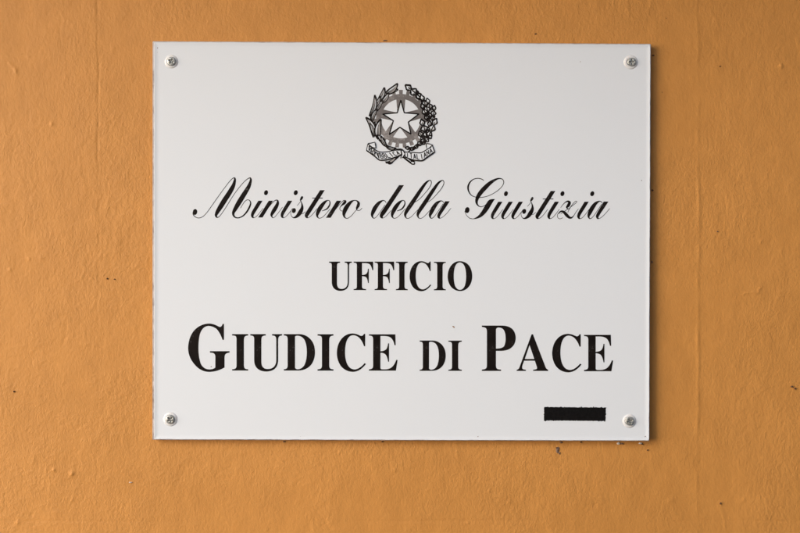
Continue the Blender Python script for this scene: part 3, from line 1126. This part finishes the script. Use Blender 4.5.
lt, lb = band(c5, LB_TOP, LB_BOT)
rt_, rbm = band(c6, RB_TOP, RB_BOT)
rl = Print(0.00057)
for t, b in ((lt, lb), (rt_, rbm)):
    rb.strip([P(*p) for p in t], [P(*p) for p in b])
    rl.stroke([(x, y, 1.05) for x, y in t], smooth=1)
    rl.stroke([(x, y, 1.35) for x, y in b], smooth=1)
    rl.stroke([(*t[0], .8), (*b[0], .8)], smooth=1)
    rl.stroke([(*t[-1], .8), (*b[-1], .8)], smooth=1)
foldL = [c5.p(p) for p in [(142, 136), (200, 128), (262, 112), (274, 150), (282, 215), (225, 208), (175, 172)]]
foldR = [c6.p(p) for p in [(468, 135), (520, 142), (574, 160), (545, 205), (478, 240), (470, 190)]]
mid = [c5.p(p) for p in [(728, 250), (770, 262), (800, 320), (770, 372), (720, 398), (745, 330)]]
for fd in (foldL, foldR, mid):
    rb.shape(fd)
    rl.stroke([(x, y, 1.0) for x, y in fd + fd[:1]], smooth=1)
rl.stroke([(*c5.p((640, 235)), .9), (*c5.p((740, 238)), 1.2), (*c5.p((800, 300)), 1.0)], smooth=4)
ribbon = epart(rb, 'ribbon', M_WHITE)
sub(rl, 'ribbon_outline', M_INK)

STROKES = {
    'R': [[(0, 1), (0, 0), (.6, .05), (.65, .3), (.5, .5), (0, .52)], [(.3, .52), (.7, 1)]],
    'E': [[(.65, 0), (0, 0), (0, 1), (.65, 1)], [(0, .5), (.5, .5)]],
    'P': [[(0, 1), (0, 0), (.6, .05), (.65, .3), (.5, .52), (0, .54)]],
    'V': [[(0, 0), (.35, 1), (.7, 0)]],
    'B': [[(0, 0), (0, 1), (.6, .95), (.65, .7), (.5, .5), (0, .5)], [(.45, .5), (.6, .25), (.5, 0), (0, 0)]],
    'L': [[(0, 0), (0, 1), (.6, 1)]],
    'I': [[(.3, 0), (.3, 1)]],
    'C': [[(.65, .15), (.4, 0), (.1, .2), (.05, .5), (.1, .8), (.4, 1), (.65, .85)]],
    'A': [[(0, 1), (.35, 0), (.7, 1)], [(.15, .65), (.55, .65)]],
    'T': [[(0, 0), (.7, 0)], [(.35, 0), (.35, 1)]],
    'N': [[(0, 1), (0, 0), (.65, 1), (.65, 0)]],
}
rt = Print(0.00062, 0.0000003)


def along(word, top, bot, u0, u1):
    n = len(word)

    def at(u, v):
        k = u * (len(top) - 1)
        i = min(int(k), len(top) - 2)
        f = k - i
        a = [top[i][c] * (1 - f) + top[i + 1][c] * f for c in (0, 1)]
        b = [bot[i][c] * (1 - f) + bot[i + 1][c] * f for c in (0, 1)]
        vv = 0.17 + 0.66 * v
        return (a[0] * (1 - vv) + b[0] * vv, a[1] * (1 - vv) + b[1] * vv)
    for k, ch in enumerate(word):
        for st in STROKES[ch]:
            pts = [at(u0 + (k + x * 0.95) / n * (u1 - u0), y) for x, y in st]
            for a, b in zip(pts[:-1], pts[1:]):
                rt.stroke([(*a, .82), (*b, .82)], smooth=1)


along('REPVBBLICA', lt, lb, 0.06, 0.97)
along('ITALIANA', rt_, rbm, 0.05, 0.97)
sub(rt, 'ribbon_lettering', M_INK)

# ------------------------------------------------------------------ black bar with ragged edges, brown speck
bar = Print(0.00009)
rbz = random.Random(9)
BX = [(544.2, 406.9), (605.9, 407.5), (605.5, 420.9), (543.8, 420.4)]
pts = []
for i in range(4):
    a, b = BX[i], BX[(i + 1) % 4]
    k = 70 if i % 2 == 0 else 16
    for j in range(k):
        t = j / k
        nx, ny = (b[1] - a[1]), -(b[0] - a[0])
        l = math.hypot(nx, ny)
        e = rbz.gauss(0, 0.12) + (rbz.uniform(0.4, 1.0) if rbz.random() < 0.07 else 0)
        pts.append((a[0] + (b[0] - a[0]) * t + nx / l * e, a[1] + (b[1] - a[1]) * t + ny / l * e))
bar.shape(pts)
attach(bar.build('black_bar', M_TAPE, sign, 'solid black bar with ragged edges near the bottom right screw'))
sp = Print(0.00009)
sp.blob([(452.6, 325.9), (453.9, 326.2), (454.7, 327.3), (454.2, 328.0), (453.2, 327.4), (452.4, 326.6)])
attach(sp.build('stain', M_BROWN, sign))
for cx, cy, r in ((211.2, 366.6, .5), (645.3, 436.4, .5), (641.6, 180.5, .4), (157.5, 48, .5), (157.2, 52.5, .35), (300.5, 436.6, .35), (478, 436.5, .4), (580.4, 61.8, .35)):
    sp2 = Print(0.00009)
    sp2.ellipse(cx, cy, r * 1.2, r, rbz.uniform(0, 3), 9)
    attach(sp2.build('stain', M_DIRT, sign))


# ------------------------------------------------------------------ screws with plastic washers
def lathe(prof, n, cx, cz, fn=None):
    """prof: (radius, height above the sign face) in mm"""
    bm = bmesh.new()
    rings = []
    for r, h in prof:
        ring = []
        for k in range(n):
            t = 2 * math.pi * k / n
            x, z = r * math.cos(t), r * math.sin(t)
            hh = h - (fn(x, z) if fn else 0)
            ring.append(bm.verts.new((cx + x * 0.001, YF - hh * 0.001, cz + z * 0.001)))
        rings.append(ring)
    for a, b in zip(rings[:-1], rings[1:]):
        for k in range(n):
            bm.faces.new((a[k], a[(k + 1) % n], b[(k + 1) % n], b[k]))
    return bm, rings


def screw(px, py, r, rot, wx, wy, wr, label):
    cx, cz = P(px, py)
    ca, sa = math.cos(rot), math.sin(rot)

    def recess(x, z):
        u, v = ca * x + sa * z, -sa * x + ca * z
        s = r / 4.4

        def arm(a, b):
            w = 0.62 * s * (1.15 - 0.12 * abs(a))
            e = 1 / (1 + math.exp((abs(b) - w) * 9))
            return e / (1 + math.exp((abs(a) - 2.6 * s) * 7))
        return 1.7 * max(arm(u, v), arm(v, u)) - 0.0
    base = 1.0
    prof = [(r, base - 1.2), (r, base + 0.25), (r * 0.97, base + 0.55), (r * 0.9, base + 0.85)]
    for k in range(1, 17):
        q = 0.9 - k * 0.9 / 17
        prof.append((r * q, base + 0.85 + 0.5 * (1 - (q / 0.9) ** 2)))
    bm, rings = lathe(prof, 72, cx, cz, recess)
    c = bm.verts.new((cx, YF - (base + 1.35 - 1.7) * 0.001, cz))
    for k in range(72):
        bm.faces.new((rings[-1][k], rings[-1][(k + 1) % 72], c))
    bmesh.ops.recalc_face_normals(bm, faces=bm.faces)
    me = bpy.data.meshes.new('screw')
    bm.to_mesh(me)
    bm.free()
    o = attach(link('screw', me, M_STEEL, sign, True, label))
    wcx, wcz = P(wx, wy)
    prof = [(wr + 0.5, 0.0), (wr + 0.25, 0.14), (wr - 0.05, 0.36), (wr - 0.5, 0.56), (wr - 1.1, 0.66), (r + 0.55, 0.72), (r + 0.25, 0.74), (r + 0.08, 0.66), (r - 0.5, 0.3)]
    bm, _ = lathe(prof, 48, wcx, wcz)
    bmesh.ops.recalc_face_normals(bm, faces=bm.faces)
    me = bpy.data.meshes.new('washer')
    bm.to_mesh(me)
    bm.free()
    w = link('washer', me, M_WASHER, o, True)
    w.matrix_parent_inverse = o.matrix_world.inverted()
    return o


screw(171.6, 61.6, 4.4, R(-30), 171.4, 61.7, 6.3, 'screw at the top left corner of the sign')
screw(631.5, 62.3, 4.3, 0.0, 630.7, 62.3, 6.6, 'screw at the top right corner, its cross recess upright')
screw(170.4, 419.2, 4.5, R(40), 170.4, 419.2, 6.6, 'screw at the bottom left corner of the sign')
screw(629.5, 420.9, 4.4, R(22), 629.3, 421.0, 6.4, 'screw beside the black bar')
